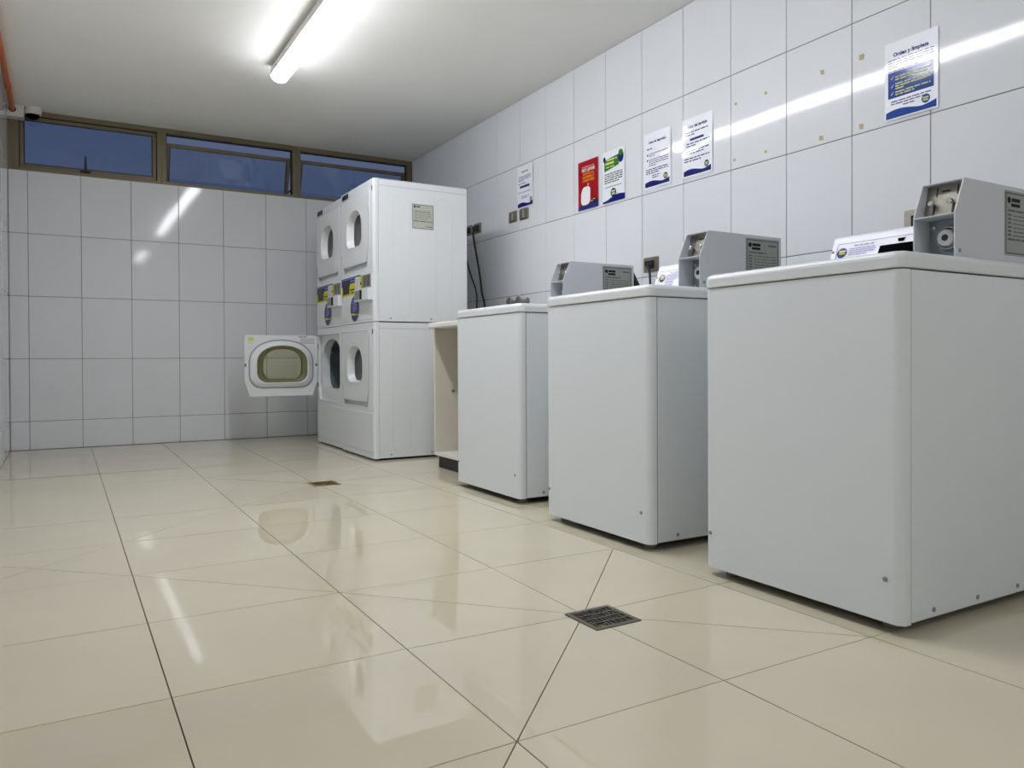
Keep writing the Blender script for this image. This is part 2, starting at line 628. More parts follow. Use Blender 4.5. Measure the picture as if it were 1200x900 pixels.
jb = MB().box(XL, -3.078, 0.004, 0.12, SILL, H).build('trim_1', 'bronze')
struct(jb, 'narrow bronze jamb strip beside the left window')
lt = MB().box(XL, 0.0, 0.094, 0.12, SILL - 0.02, SILL + 0.012).build('trim_2', 'bronze_dark')
struct(lt, 'dark outer sill strip under the windows')

# ------------------------------------------------------------------ ceiling lights
def make_light():
    r = thing('ceiling_light', (0, 0, 0), '', 'ceiling light', 'linear lights in a row along the ceiling')
    L = 1.11
    zt, zm, zb = 0.0, -0.066, -0.108
    mb = MB()
    sec = [(-0.030, 0), (-0.048, -0.015), (-0.0525, zm), (0.0525, zm), (0.048, -0.015), (0.030, 0)]
    mb.loft([[(u, -L, v) for u, v in sec], [(u, 0, v) for u, v in sec]], True, True, True)
    mb.build('housing', 'white_plastic', r)
    mb = MB()
    sec = []
    n = 10
    for k in range(n + 1):
        a = PI + PI * k / n
        sec.append((0.0525 * math.cos(a), zm + (zm - zb) * math.sin(a)))
    e = 0.012
    mb.loft([[(u * 0.8, -L + 0.002, zm + (v - zm) * 0.8) for u, v in sec], [(u, -L + e, v) for u, v in sec],
             [(u, -e, v) for u, v in sec], [(u * 0.8, -0.002, zm + (v - zm) * 0.8) for u, v in sec]], True, True, True)
    mb.build('diffuser', 'lamp_diffuser', r, smooth=0.8)
    return r
l0 = make_light()
LL = ['lit white tube light on the ceiling nearest the windows', 'second lit tube light from the windows, cut by the top edge of the picture',
      'third lit tube light from the windows, above the picture', 'fourth lit tube light, set apart from the row behind the viewer']
for k in range(4):
    o = l0 if k == 0 else copy_tree(l0)
    o.location = (-1.615, -1.735 - 1.115 * k - (2.0 if k == 3 else 0), H)
    o['label'] = LL[k]

# ------------------------------------------------------------------ floor drains
def drain(c, half, body, label, name='floor_drain'):
    r = thing(name, (c[0], c[1], -0.0092), label, 'drain')
    mb = MB()
    ring_plate(mb, [(-half, -half), (half, -half), (half, half), (-half, half)],
               [(-half + 0.012, -half + 0.012), (half - 0.012, -half + 0.012), (half - 0.012, half - 0.012), (-half + 0.012, half - 0.012)], FZ, 0.0, 0.0072)
    mb.build('frame', body, r, bevel=0.001, bseg=1)
    MB().box(-half + 0.006, half - 0.006, -half + 0.006, half - 0.006, 0.0, 0.0042).build('well', 'black_plastic', r)
    g = MB()
    rn = random.Random(2)
    rows = 4
    hh = half - 0.012
    for k in range(rows + 1):
        y = -hh + 2 * hh * k / rows
        g.box(-hh, hh, y - 0.0022, y + 0.0022, 0.004, 0.0072)
    for k in range(rows):
        y0 = -hh + 2 * hh * k / rows
        y1 = y0 + 2 * hh / rows
        x = -hh + 0.006
        while x < hh - 0.004:
            t = rn.choice((0, 0, 1, 2))
            if t == 0:
                g.box(x - 0.0015, x + 0.0015, y0, y1, 0.004, 0.007)
            elif t == 1:
                g.box(x - 0.0015, x + 0.0015, y0, y0 + (y1 - y0) * 0.6, 0.004, 0.007)
                g.box(x, x + 0.008, y0 + (y1 - y0) * 0.5, y0 + (y1 - y0) * 0.6, 0.004, 0.007)
            else:
                g.box(x - 0.0015, x + 0.0015, y0 + (y1 - y0) * 0.35, y1, 0.004, 0.007)
            x += rn.uniform(0.008, 0.014)
    g.build('grate', body, r)
    return r
drain((-1.611, -5.018), 0.069, 'drain_metal', 'square grey metal floor drain with pierced grate nearest the viewer')
drain((-1.600, -2.587), 0.069, 'brass', 'small brass floor drain in front of the stacked dryers')

# ------------------------------------------------------------------ washing machines
WW, WD = 0.63, 0.69
def make_washer():
    r = thing('washing_machine', (0, 0, 0), '', 'washing machine', 'coin washing machines along the tiled wall')
    zb, zp, zt = 0.025, 0.853, 0.895
    rad = 0.022
    # wrap-round front panel
    path = [(0.034, 0.0)]
    for k in range(7):
        a = -PI / 2 - PI / 2 * k / 6
        path.append((rad + rad * math.cos(a), rad + rad * math.sin(a)))
    for k in range(7):
        a = PI - PI / 2 * k / 6
        path.append((rad + rad * math.cos(a), WW - rad + rad * math.sin(a)))
    path.append((0.034, WW))
    inner = [(0.034, WW - 0.004), (0.004, WW - 0.012), (0.004, 0.012), (0.034, 0.004)]
    mb = MB()
    sec = path + inner
    mb.loft([[(x, y, zb) for x, y in sec], [(x, y, zp) for x, y in sec]], True, True, True)
    mb.build('front_panel', 'white_enamel', r, smooth=0.5)
    MB().box(0.0365, WD, 0.0008, WW - 0.0008, zb + 0.002, zp).build('cabinet', 'white_enamel', r, bevel=0.003, bseg=2)
    MB().box(0.030, 0.040, 0.0016, WW - 0.0016, zb + 0.004, zp).build('seam_shade', 'dark_gap', r)  # dark strip set behind the panel gap, its shade given as colour
    # dark sheet standing in for the shade in the void under the cabinet
    MB().box(0.05, WD - 0.03, 0.03, WW - 0.03, zb - 0.004, zb + 0.002).build('underside_shade', 'dark_gap', r)
    # top deck
    mb = MB()
    def lo(d, z, rr):
        pts = rrect(-0.004 + d, WD + 0.002 - d, -0.004 + d, WW + 0.004 - d, rr, 5)
        return [(u, v, z) for u, v in pts]
    mb.loft([lo(0.003, zp + 0.003, 0.026), lo(0.0, zp + 0.006, 0.028), lo(0.0, zt - 0.016, 0.028), lo(0.003, zt - 0.006, 0.026), lo(0.010, zt, 0.022)], True, True, True)
    top = mb.build('top_deck', 'white_top', r, smooth=0.7)
    mb = MB()
    pts = rrect(0.07, 0.47, 0.08, WW - 0.08, 0.03, 4)
    pts2 = rrect(0.076, 0.464, 0.086, WW - 0.086, 0.026, 4)
    mb.loft([[(u, v, zt - 0.002) for u, v in pts], [(u, v, zt + 0.003) for u, v in pts], [(u, v, zt + 0.005) for u, v in pts2]], True, True, True)
    lid = mb.build('lid', 'white_top', r, smooth=0.7)
    MB().box(0.078, 0.092, WW / 2 - 0.07, WW / 2 + 0.07, zt + 0.003, zt + 0.011).build('lid_grip', 'white_top', lid, bevel=0.002)
    # feet
    for fx in (0.055, WD - 0.06):
        for fy in (0.06, WW - 0.06):
            mb = MB()
            mb.lathe([(0.02, 0), (0.021, 0.004), (0.02, 0.012), (0.010, 0.013), (0.010, zb + 0.001)], (fx, fy, 0.0), 'z', 14)
            mb.build('foot', 'foot_grey', r, smooth=0.6)
    # screws
    sc = MB().lathe([(0.0062, 0.0), (0.0062, -0.0018), (0.004, -0.003)], (0, 0, 0), 'x', 10).mesh('screw')
    sc.materials.append(MATS['zinc'])
    for fy in (0.042, WW - 0.022):
        link('screw', sc, None, r, (0.0, fy, 0.127))
    sy = MB().lathe([(0.0062, 0.0), (0.0062, -0.0018), (0.004, -0.003)], (0, 0, 0), 'y', 10).mesh('screw')
    sy.materials.append(MATS['zinc'])
    for fx in (0.125, 0.312, 0.50):
        link('screw', sy, None, r, (fx, 0.0009, 0.046))
    # console with sloping face at the rear of the deck
    prof = [(0.530, zt - 0.003), (0.588, 1.046), (0.600, 1.052), (0.672, 1.052), (0.678, zt - 0.003)]
    y0, y1 = 0.133, WW - 0.008
    cn = MB().prism(prof, lambda u, v, t: (u, t, v), y0, y1).build('console', 'console_white', r, bevel=0.003)
    cdx, cdz = 0.058, 1.046 - zt + 0.003
    ln = math.hypot(cdx, cdz)
    nxv, nzv = -cdz / ln, cdx / ln
    yc = (y0 + y1) / 2
    def cfn(s_, t_, l):
        k = 0.5 + t_ / ln
        return (0.530 + cdx * k + nxv * (0.0008 + l * 0.0006), yc - s_, zt - 0.003 + cdz * k + nzv * (0.0008 + l * 0.0006))
    hw = (y1 - y0) / 2
    rn = random.Random(4)
    p_ = Print()
    p_.rect(-hw + 0.022, hw - 0.004, 0.058, 0.060).rect(-hw + 0.022, -hw + 0.024, -0.066, 0.060).rect(-hw + 0.022, hw - 0.004, -0.068, -0.066)
    p_.build('printed_border', 'ink_navy', cn, cfn, 1)
    Print().disc(-hw + 0.044, 0.026, 0.0185, 0.0185).build('logo_disc', 'ink_navy', cn, cfn, 1)
    Print().rect(-hw + 0.033, -hw + 0.058, 0.029, 0.034).build('logo_lettering', 'ink_white', cn, cfn, 2)
    Print().rect(-hw + 0.034, -hw + 0.056, 0.020, 0.027).build('logo_lettering', 'ink_yellow', cn, cfn, 2)
    Print().lines(-hw + 0.085, -hw + 0.158, 0.046, 1, 0.01, 0.004, rn, 1.0).build('heading', 'ink_text', cn, cfn, 1)
    Print().lines(-hw + 0.070, -hw + 0.118, 0.004, 1, 0.01, 0.003, rn, 1.0).build('subheading', 'ink_text', cn, cfn, 1)
    Print().lines(-hw + 0.070, -hw + 0.165, 0.036, 4, 0.0072, 0.0030, rn, 0.7).build('small_text', 'ink_lilac', cn, cfn, 1)
    Print().lines(-hw + 0.070, -hw + 0.118, -0.006, 3, 0.0068, 0.0030, rn, 0.6).build('small_text', 'ink_lilac', cn, cfn, 1)
    Print().lines(-hw + 0.065, -hw + 0.115, -0.034, 1, 0.01, 0.004, rn, 1.0).build('footnote', 'ink_text', cn, cfn, 1)
    Print().poly([(-hw + 0.172, -0.062), (hw - 0.03, -0.062), (hw - 0.03, 0.034), (-hw + 0.180, 0.034)]).build('display', 'black_gloss', cn, cfn, 1)
    Print().poly([(-hw + 0.236, 0.052), (-hw + 0.262, 0.052), (-hw + 0.258, 0.040), (-hw + 0.240, 0.040)]).build('display_light', 'black_gloss', cn, cfn, 1)
    MB().lathe([(0.004, 0.0), (0.004, -0.002)], (0.530 + 0.04, y1 - 0.008, 1.0), 'x', 8).build('screw', 'zinc', cn)
    # coin meter: folded sheet case, steel slide plate, lock
    X0, Ya, Yb = 0.250, 0.022, 0.131
    X1 = 0.664
    zk, zh = 1.009, 1.099
    side = [(X0, zt), (X0, zk), (X0 + 0.040, zh), (X1, zh), (X1, zt)]
    tk = 0.003
    cs = MB()
    cs.prism(side, lambda u, v, t: (u, t, v), Ya, Ya + tk)
    cs.prism(side, lambda u, v, t: (u, t, v), Yb - tk, Yb)
    cs.box(X0 + 0.040, X1, Ya + tk, Yb - tk, zh - tk, zh)
    cs.box(X1 - tk, X1, Ya + tk, Yb - tk, zt, zh - tk)
    cs.box(X0 + 0.001, X0 + 0.075, Ya + tk, Yb - tk, zk - tk, zk)
    meter = cs.build('coin_meter', 'meter_grey', r)
    # steel slide plate leaning back
    MB().prism([(X0 + 0.040, zk), (X0 + 0.043, zk), (X0 + 0.066, zh - tk), (X0 + 0.063, zh - tk)], lambda u, v, t: (u, t, v), Ya + tk, Yb - tk).build('slide_plate', 'steel', meter)
    def pfn(s_, t_, l):
        k = 0.5 + t_ / 0.085
        return (X0 + 0.040 + 0.023 * k - 0.0006 - 0.0006 * l, (Ya + Yb) / 2 - s_, zk + (zh - tk - zk) * k)
    for q in ((-0.026, -0.0225, 0.012, 0.036), (0.028, 0.0315, 0.012, 0.036), (-0.029, -0.0235, -0.040, -0.010), (0.021, 0.0265, -0.040, -0.010)):
        Print().rect(*q).build('coin_slot', 'black_plastic', meter, pfn, 1)
    Print().lines(-0.012, 0.014, 0.022, 1, 0.01, 0.004, rn, 1.0).build('plate_lettering', 'ink_black', meter, pfn, 1)
    for s_ in (-0.029, 0.021):
        c = pfn(s_, -0.006, 0)
        MB().lathe([(0.003, 0.002), (0.003, -0.008), (0.0075, -0.010), (0.0075, -0.016), (0.005, -0.018)], c, 'x', 12).build('slide_knob', 'chrome', meter, smooth=0.6)
    MB().box(X0 + 0.068, X0 + 0.071, Ya + tk, Yb - tk, zt, zk - tk).build('vault_plate', 'zinc', meter)
    c = (X0 + 0.068, (Ya + Yb) / 2 - 0.008, (zt + zk) / 2 + 0.002)
    MB().lathe([(0.034, 0.0), (0.034, -0.010), (0.030, -0.022), (0.026, -0.022), (0.022, -0.014)], c, 'x', 24).build('lock_collar', 'zinc', meter, smooth=0.6)
    lk = MB().lathe([(0.021, -0.012), (0.021, -0.030), (0.018, -0.032), (0.0, -0.032)], c, 'x', 24).build('lock_face', 'white_plastic', meter, smooth=0.6)
    MB().lathe([(0.0085, -0.031), (0.0085, -0.0335), (0.004, -0.0335)], c, 'x', 14).build('key_hole', 'black_plastic', meter)
    for dy, dz in ((0.040, 0.036), (0.040, -0.04)):
        MB().lathe([(0.006, 0.0), (0.006, -0.003), (0.003, -0.004)], (c[0], (Ya + Yb) / 2 + dy, (zt + zk) / 2 + dz), 'x', 10).build('screw', 'chrome', meter)
    MB().lathe([(0.005, 0.0), (0.005, -0.002)], (X0 + 0.02, Ya, zt + 0.02), 'y', 10).build('screw', 'zinc', meter)
    MB().box(X0 + 0.29, X0 + 0.325, Yb - 0.03, Yb - 0.018, zh, zh + 0.008).build('lock_tab', 'steel', meter)
    # service label on the meter's side
    def lfn(s_, t_, l):
        return (X0 + 0.314 + s_, Ya - 0.0004 - 0.0005 * l, zt + 0.108 + t_)
    Print().rect(-0.088, 0.088, -0.087, 0.085).build('service_label', 'grey_label', meter, lfn, 0)
    Print().ring(-0.083, 0.083, -0.082, 0.080, 0.0035).lines(-0.072, 0.02, 0.030, 1, .01, .005, rn, 1.0).lines(-0.072, -0.055, 0.018, 6, 0.0105, 0.005, rn, 1.0).lines(-0.045, 0.072, 0.018, 6, 0.0105, 0.003, rn, 0.6).lines(-0.072, 0.072, -0.046, 1, .01, .005, rn, 1.0).lines(0.03, 0.072, 0.058, 1, .01, .006, rn, 1.0).build('label_print', 'ink_grey', meter, lfn, 1)
    Print().disc(-0.066, 0.060, 0.009, 0.009, 12).rect(-0.054, -0.012, 0.056, 0.066).rect(-0.056, -0.012, 0.043, 0.052).build('label_logo', 'ink_black', meter, lfn, 1)
    return r
w0 = make_washer()
WL = ['white washing machine nearest the viewer, its coin meter cut by the right edge',
      'middle white washing machine between the two other coin washers',
      'farthest white washing machine, beside the open-fronted counter cabinet']
for k, (x, y) in enumerate(((-1.115, -5.499), (-1.100, -4.597), (-1.040, -3.655))):
    o = w0 if k == 0 else copy_tree(w0)
    o.location = (x, y, 0)
    o['label'] = WL[k]

# ------------------------------------------------------------------ stacked dryers
DW, DD = 0.655, 0.665
DOORW, DOORH = 0.545, 0.46
def door_outline(g=0.0, drop=0.0):
    """door outline in (y,z), hinge edge at y=0, running to -y; g grows it"""
    w_ = DOORW
    r = 0.018
    pts = [(-0.038 + g * 0.6, -g - drop), (0.0 + g, 0.115 - drop * 0.6)]
    for k in range(4):
        a = PI / 2 * k / 3
        pts.append((g - r + r * math.cos(a), DOORH + g - r + r * math.sin(a)))
    for k in range(4):
        a = PI / 2 + PI / 2 * k / 3
        pts.append((-w_ - g + r + r * math.cos(a), DOORH + g - r + r * math.sin(a)))
    pts += [(-w_ - g, 0.115 - drop * 0.6), (-w_ + 0.038 - g * 0.6, -g - drop)]
    return pts
DC = (-DOORW / 2, 0.243)
def D3(w_, h_, x):
    return [(x, y, z) for y, z in dshape(w_, h_, DC[0], DC[1])]
def make_door(parent):
    mb = MB()
    out = door_outline()
    # outer face with window opening
    shell = MB()
    ring_plate(shell, out, dshape(0.31, 0.25, *DC), FX, 0.0, 0.004)
    ring_plate(shell, out, dshape(0.47, 0.355, *DC), FX, 0.020, 0.024)
    shell.loft([[(0.002, y, z) for y, z in out], [(0.022, y, z) for y, z in out]])
    d = shell.build('door', 'dryer_door', parent, smooth=0.6)
    MB().loft([D3(0.312, 0.252, -0.0015), D3(0.306, 0.246, -0.003), D3(0.30, 0.24, 0.002), D3(0.282, 0.226, 0.046), D3(0.276, 0.222, 0.046)]).build('window_recess', 'dryer_enamel', d, smooth=0.9)
    MB().loft([D3(0.47, 0.355, 0.022), D3(0.462, 0.347, 0.034), D3(0.44, 0.328, 0.040), D3(0.405, 0.300, 0.056), D3(0.385, 0.284, 0.060), D3(0.372, 0.274, 0.056)]).build('door_liner', 'dryer_enamel', d, smooth=0.9)
    MB().loft([D3(0.374, 0.276, 0.057), D3(0.366, 0.268, 0.060), D3(0.345, 0.254, 0.052), D3(0.312, 0.236, 0.049), D3(0.290, 0.224, 0.047)]).build('window_trim', 'olive_trim', d, smooth=0.9)
    MB().tube(D3(0.476, 0.361, 0.025), 0.0042, 6, closed=True).build('gasket', 'gasket_grey', d, smooth=1.2)
    gp = dshape(0.30, 0.235, *DC)
    MB().prism(gp, FX, 0.0465, 0.0495).build('window_glass', 'door_glass', d)
    # finger rail along the bottom edge
    MB().box(0.004, 0.020, -DOORW + 0.07, -0.07, -0.004, 0.012).build('finger_rail', 'dryer_door', d, bevel=0.002)
    for zz in (0.06, 0.36):
        MB().box(0.004, 0.020, -0.002, 0.012, zz, zz + 0.035).build('hinge', 'zinc', d, bevel=0.001, bseg=1)
    for yy in (-DOORW + 0.006, -0.010):
        MB().box(0.022, 0.026, yy - 0.006, yy + 0.006, 0.225, 0.245).build('latch', 'ink_grey', d)
    def ifn(s_, t_, l):   # print on the inner face, reader on the +x side
        return (0.0245 + 0.0004 * l, DC[0] + s_, t_)
    rn = random.Random(9)
    Print().rect(-0.245, -0.205, 0.415, 0.442).rect(-0.243, -0.215, 0.402, 0.409).build('sticker_print', 'ink_lime', d, ifn, 1)
    Print().lines(0.13, 0.19, 0.446, 1, .01, .006, rn, 1.0).build('sticker_print', 'ink_red', d, ifn, 1)
    Print().lines(0.14, 0.25, 0.434, 5, .009, .0025, rn, 1.0).build('sticker_print', 'ink_grey', d, ifn, 1)
    return d

def make_unit(parent, z0, z1, doorz, near_open):
    """one dryer of the stack; z0..z1 body, doorz bottom of door; returns the closed/open door"""
    hy = DW - 0.030            # hinge edge (far side)
    rad = 0.016
    # front frame with rounded corner posts and a cut-out for the door
    hole = [(hy + y, doorz + z) for y, z in door_outline(0.005, 0.032)]
    mb = MB()
    ring_plate(mb, [(rad, z0), (DW - rad, z0), (DW - rad, z1), (rad, z1)], hole, FX, 0.0, 0.022)
    for s_ in (0, 1):
        sec = []
        for k in range(6):
            a = PI / 2 * k / 5
            yy = rad - rad * math.sin(a)
            sec.append((rad - rad * math.cos(a), yy if s_ == 0 else DW - yy))
        yy0, yy1 = (0.0, rad) if s_ == 0 else (DW, DW - rad)
        sec += [(0.034, yy0), (0.034, yy1)]
        mb.loft([[(x, y, z0) for x, y in sec], [(x, y, z1) for x, y in sec]], True, True, True)
    mb.build('front_frame', 'dryer_enamel', parent, smooth=0.7)
    # rim round the cut-out
    MB().tube([(0.001, y, z) for y, z in hole], 0.0035, 6, closed=True).build('door_rim', 'dryer_enamel', parent, smooth=1.2)
    # inner panel with drum opening
    back = [(hy + y, doorz + z) for y, z in door_outline(0.012, 0.04)]
    op = dshape(0.48, 0.37, hy + DC[0], doorz + DC[1])
    ip = ring_plate(MB(), back, op, FX, 0.0235, 0.027).build('inner_panel', 'dryer_enamel', parent)
    cy, cz = hy + DC[0], doorz + DC[1] - 0.01
    # tunnel from opening to drum, and drum
    tun = MB()
    tun.loft([[(0.026, y, z) for y, z in op], [(0.085, y, z) for y, z in dshape(0.49, 0.38, hy + DC[0], doorz + DC[1])]])
    tun.build('drum_throat', 'dryer_enamel', parent, smooth=0.9)
    R = min(0.30, cz - z0 - 0.012, z1 - 0.012 - cz)
    N = 28
    dr = MB()
    dr.loft([[(0.085, cy + R * math.cos(2 * PI * k / N), cz + R * math.sin(2 * PI * k / N)) for k in range(N)],
             [(DD - 0.05, cy + R * math.cos(2 * PI * k / N), cz + R * math.sin(2 * PI * k / N)) for k in range(N)]], True, False, True)
    for k in range(3):
        a = 2 * PI * k / 3 + 0.4
        ca, sa = math.cos(a), math.sin(a)
        p = [(R, -0.03), (R - 0.05, 0.0), (R, 0.03)]
        q = [(cy + u * ca - v * sa, cz + u * sa + v * ca) for u, v in p]
        dr.loft([[(0.09, y, z) for y, z in q], [(DD - 0.06, y, z) for y, z in q]], True, True, True)
    dr.build('drum', 'drum_steel', parent, smooth=0.8)
    # cabinet sides, back, top
    cb = MB()
    x0 = 0.036
    t = 0.004
    cb.box(x0, DD, 0.0006, t, z0 + 0.002, z1 - 0.002)
    cb.box(x0, DD, DW - t, DW - 0.0006, z0 + 0.002, z1 - 0.002)
    cb.box(DD - t, DD, t, DW - t, z0 + 0.002, z1 - 0.002)
    cb.box(x0, DD - t, t, DW - t, z0 + 0.002, z0 + 0.006)
    cb.box(x0, DD - t, t, DW - t, z1 - 0.006, z1 - 0.002)
    cab = cb.build('cabinet', 'dryer_enamel', parent)
    MB().box(0.020, 0.037, t, DW - t, z1 - 0.012, z1 - 0.001).build('top_rail', 'dryer_enamel', parent)
    # pressed long ovals in the near side
    for xc in (0.19, 0.495):
        a, b = z0 + 0.03, z1 - 0.085
        pts = []
        rr = 0.059
        for k in range(13):
            g = PI * k / 12
            pts.append((xc + rr * math.cos(g), 0.0006, b - rr + rr * math.sin(g)))
        for k in range(13):
            g = PI + PI * k / 12
            pts.append((xc + rr * math.cos(g), 0.0006, a + rr + rr * math.sin(g)))
        MB().tube(pts, 0.0016, 5, closed=True).build('pressed_rib', 'dryer_enamel', cab, smooth=1.4)
    MB().box(x0, DD, 0.0, 0.0016, z1 - 0.042, z1 - 0.040).build('pressed_line', 'gasket_grey', cab)
    for xx in (0.115, 0.40):
        MB().lathe([(0.006, 0.001), (0.006, -0.0015), (0.003, -0.0025)], (xx, 0.0, z0 + 0.022), 'y', 10).build('screw', 'zinc', cab)
    d = make_door(parent)
    d.location = (-0.006, hy, doorz)
    if near_open:
        d.rotation_euler = (0, 0, math.radians(-91))
        d.location = (-0.012, hy + 0.006, doorz)
    MB().box(-0.004, 0.0, 0.012, 0.02, z1 - 0.075, z1 - 0.045).build('badge_strip', 'ink_grey', parent)
    return d

def make_stack(loc, label, near_open):
    r = thing('stacked_dryer', loc, label, 'dryer', 'double-decker coin dryers')
    rn = random.Random(3)
    zs = 0.888
    ZT = 1.80
    make_unit(r, 0.012, zs - 0.002, 0.373, near_open)
    make_unit(r, zs + 0.002, ZT, 1.282, False)
    MB().box(0.02, DD - 0.02, 0.02, DW - 0.02, 0.0, 0.014).build('base_plinth', 'dark_gap', r)
    mb = MB()
    pts = rrect(0.0, DD, 0.0, DW, 0.016, 4)
    pts2 = rrect(0.008, DD - 0.008, 0.008, DW - 0.008, 0.012, 4)
    mb.loft([[(u, v, ZT) for u, v in pts], [(u, v, ZT + 0.004) for u, v in pts2]], True, True, True)
    mb.build('top_panel', 'dryer_enamel', r, smooth=0.9)
    def fn(s_, t_, l):            # s: to the reader's right, measured from the far edge
        return (-0.0006 - 0.0005 * l, DW - s_, t_)
    # lower service panel: raised plate
    mb = MB()
    a = rrect(0.012, DW - 0.02, 0.048, 0.305, 0.012, 3)
    b = rrect(0.016, DW - 0.024, 0.052, 0.301, 0.010, 3)
    mb.loft([[(0.0, u, v) for u, v in a], [(-0.003, u, v) for u, v in b]], True, False, True)
    mb.build('lower_panel', 'dryer_enamel', r, smooth=0.5)
    mb = MB()
    a = rrect(0.012, DW - 0.012, 0.905, 1.222, 0.012, 3)
    b = rrect(0.015, DW - 0.015, 0.908, 1.219, 0.010, 3)
    mb.loft([[(0.0, u, v) for u, v in a], [(-0.002, u, v) for u, v in b]], True, False, True)
    cp = mb.build('control_panel', 'dryer_door', r, smooth=0.5)
    def fc(s_, t_, l):
        return (-0.0026 - 0.0005 * l, DW - s_, t_)
    MB().box(-0.003, 0.001, DW - 0.165, DW - 0.04, 1.757, 1.790).build('badge', 'black_plastic', r)
    Print().rect(0.018, 0.42, 1.150, 1.208).build('label_band', 'ink_navy', cp, fc, 0)
    Print().rect(0.018, 0.34, 1.085, 1.150).build('label_band', 'ink_yellow', cp, fc, 0)
    Print().rect(0.20, 0.33, 1.135, 1.165).build('label_band', 'ink_yellow', cp, fc, 1)
    MB().box(-0.006, -0.002, DW - 0.185, DW - 0.055, 1.098, 1.182).build('display', 'black_plastic', cp)
    Print().lines(0.03, 0.30, 1.196, 1, .01, .005, rn, 1.0).lines(0.21, 0.31, 1.178, 1, .01, .006, rn, 1.0).build('label_print', 'ink_lilac', cp, fc, 1)
    Print().rect(0.20, 0.30, 1.118, 1.126).lines(0.22, 0.32, 1.10, 1, .01, .006, rn, 1.0).build('label_print', 'ink_black', cp, fc, 2)
    Print().disc(0.300, 0.990, 0.087, 0.087, 28).build('round_sticker', 'ink_navy', cp, fc, 2)
    Print().lines(0.262, 0.345, 1.040, 6, 0.014, 0.006, rn, 0.5).build('sticker_print', 'ink_lilac', cp, fc, 3)
    Print().wave(0.222, 0.378, 0.946, lambda k: 0.955 + 0.004 * math.sin(6.3 * k)).build('sticker_band', 'ink_yellow', cp, fc, 3)
    # coin unit
    ya, yb, yt = 0.012, 0.322, 0.272
    up = [(0.0, 1.200), (-0.012, 1.196), (-0.012, 1.104), (0.0, 1.104)]
    lo_ = [(0.0, 1.1045), (-0.036, 1.1045), (-0.036, 1.032), (-0.030, 1.028), (0.0, 1.028)]
    cu_ = MB().prism(up, lambda u, v, t: (u, t, v), ya, yb).build('coin_unit', 'dryer_enamel', r)
    MB().prism(lo_, lambda u, v, t: (u, t, v), ya, yt).build('coin_tray', 'dryer_enamel', cu_)
    def f2(s_, t_, l):
        return (-0.0125 - 0.0005 * l, DW - s_, t_)
    Print().lines(0.345, 0.42, 1.175, 5, 0.014, 0.004, rn, 0.6).build('coin_label_print', 'ink_lilac', cu_, f2, 1)
    Print().rect(0.430, 0.480, 1.106, 1.195).build('coin_label', 'ink_yellow', cu_, f2, 1)
    Print().rect(0.445, 0.465, 1.135, 1.155).build('coin_label_mark', 'ink_black', cu_, f2, 2)
    MB().box(-0.017, -0.011, ya + 0.004, DW - 0.485, 1.114, 1.194).build('coin_slide', 'steel', cu_, bevel=0.001, bseg=1)
    for a_ in (0.05, 0.11):
        MB().box(-0.0185, -0.016, a_, a_ + 0.006, 1.125, 1.18).build('coin_slot', 'black_plastic', cu_)
    MB().box(-0.0375, -0.035, 0.165, 0.262, 1.038, 1.098).build('coin_box_door', 'zinc', cu_)
    MB().box(-0.0378, -0.035, 0.122, 0.160, 1.038, 1.098).build('coin_cup', 'dark_gap', cu_)
    if near_open is False:
        def sf(s_, t_, l):
            return (0.342 + s_, -0.0008 - 0.0005 * l, 1.582 + t_)
        lb = Print().rect(-0.076, 0.076, -0.080, 0.080)
        lb = lb.build('service_label', 'rating_label', r, sf, 1)
        Print().ring(-0.074, 0.074, -0.078, 0.078, 0.003).lines(-0.06, 0.06, 0.03, 1, .01, .005, rn, 1.0).lines(-0.06, 0.06, 0.018, 4, 0.012, 0.003, rn, 0.8).lines(-0.066, 0.066, -0.034, 1, .01, .006, rn, 1.0).lines(0.02, 0.064, -0.066, 1, .01, .005, rn, 1.0).build('label_print', 'ink_grey', lb, sf, 2)
        Print().rect(-0.064, -0.052, 0.056, 0.070).rect(-0.048, -0.018, 0.060, 0.067).build('label_logo', 'ink_black', lb, sf, 2)
    return r
make_stack((-1.075, -1.910, 0), 'nearer of two white stacked dryers, both doors shut, paper label on its side', False)
make_stack((-1.060, -1.250, 0), 'farther white stacked dryer with its lower door swung wide open', True)

# ------------------------------------------------------------------ counter with open cabinet
ct = thing('counter_cabinet', (-0.91, -3.005, 0), 'white worktop on an open cream cabinet with black plinth, between dryers and washers', 'cabinet')
mb = MB()
L, Dp = 0.645, 0.90
out = rrect(0.0, Dp, 0.0, L, 0.022, 4)
o2 = rrect(0.006, Dp - 0.006, 0.006, L - 0.006, 0.018, 4)
mb.loft([[(u, v, 0.830) for u, v in o2], [(u, v, 0.836) for u, v in out], [(u, v, 0.855) for u, v in out], [(u, v, 0.861) for u, v in o2]], True, True, True)
mb.build('worktop', 'worktop_white', ct, smooth=0.6)
MB().box(0.045, Dp - 0.02, L - 0.022, L - 0.004, 0.075, 0.830).build('side_panel', 'cabinet_cream', ct, bevel=0.001, bseg=1)
MB().box(0.045, Dp - 0.02, 0.004, 0.022, 0.075, 0.830).build('side_panel', 'cabinet_cream', ct, bevel=0.001, bseg=1)
MB().box(Dp - 0.02, Dp - 0.006, 0.004, L - 0.004, 0.075, 0.830).build('back_panel', 'cabinet_cream', ct)
MB().box(0.045, Dp - 0.02, 0.022, L - 0.022, 0.075, 0.093).build('bottom_shelf', 'worktop_white', ct, bevel=0.001, bseg=1)
MB().box(0.075, 0.09, 0.004, L - 0.004, 0.0, 0.075).build('plinth', 'black_plastic', ct)
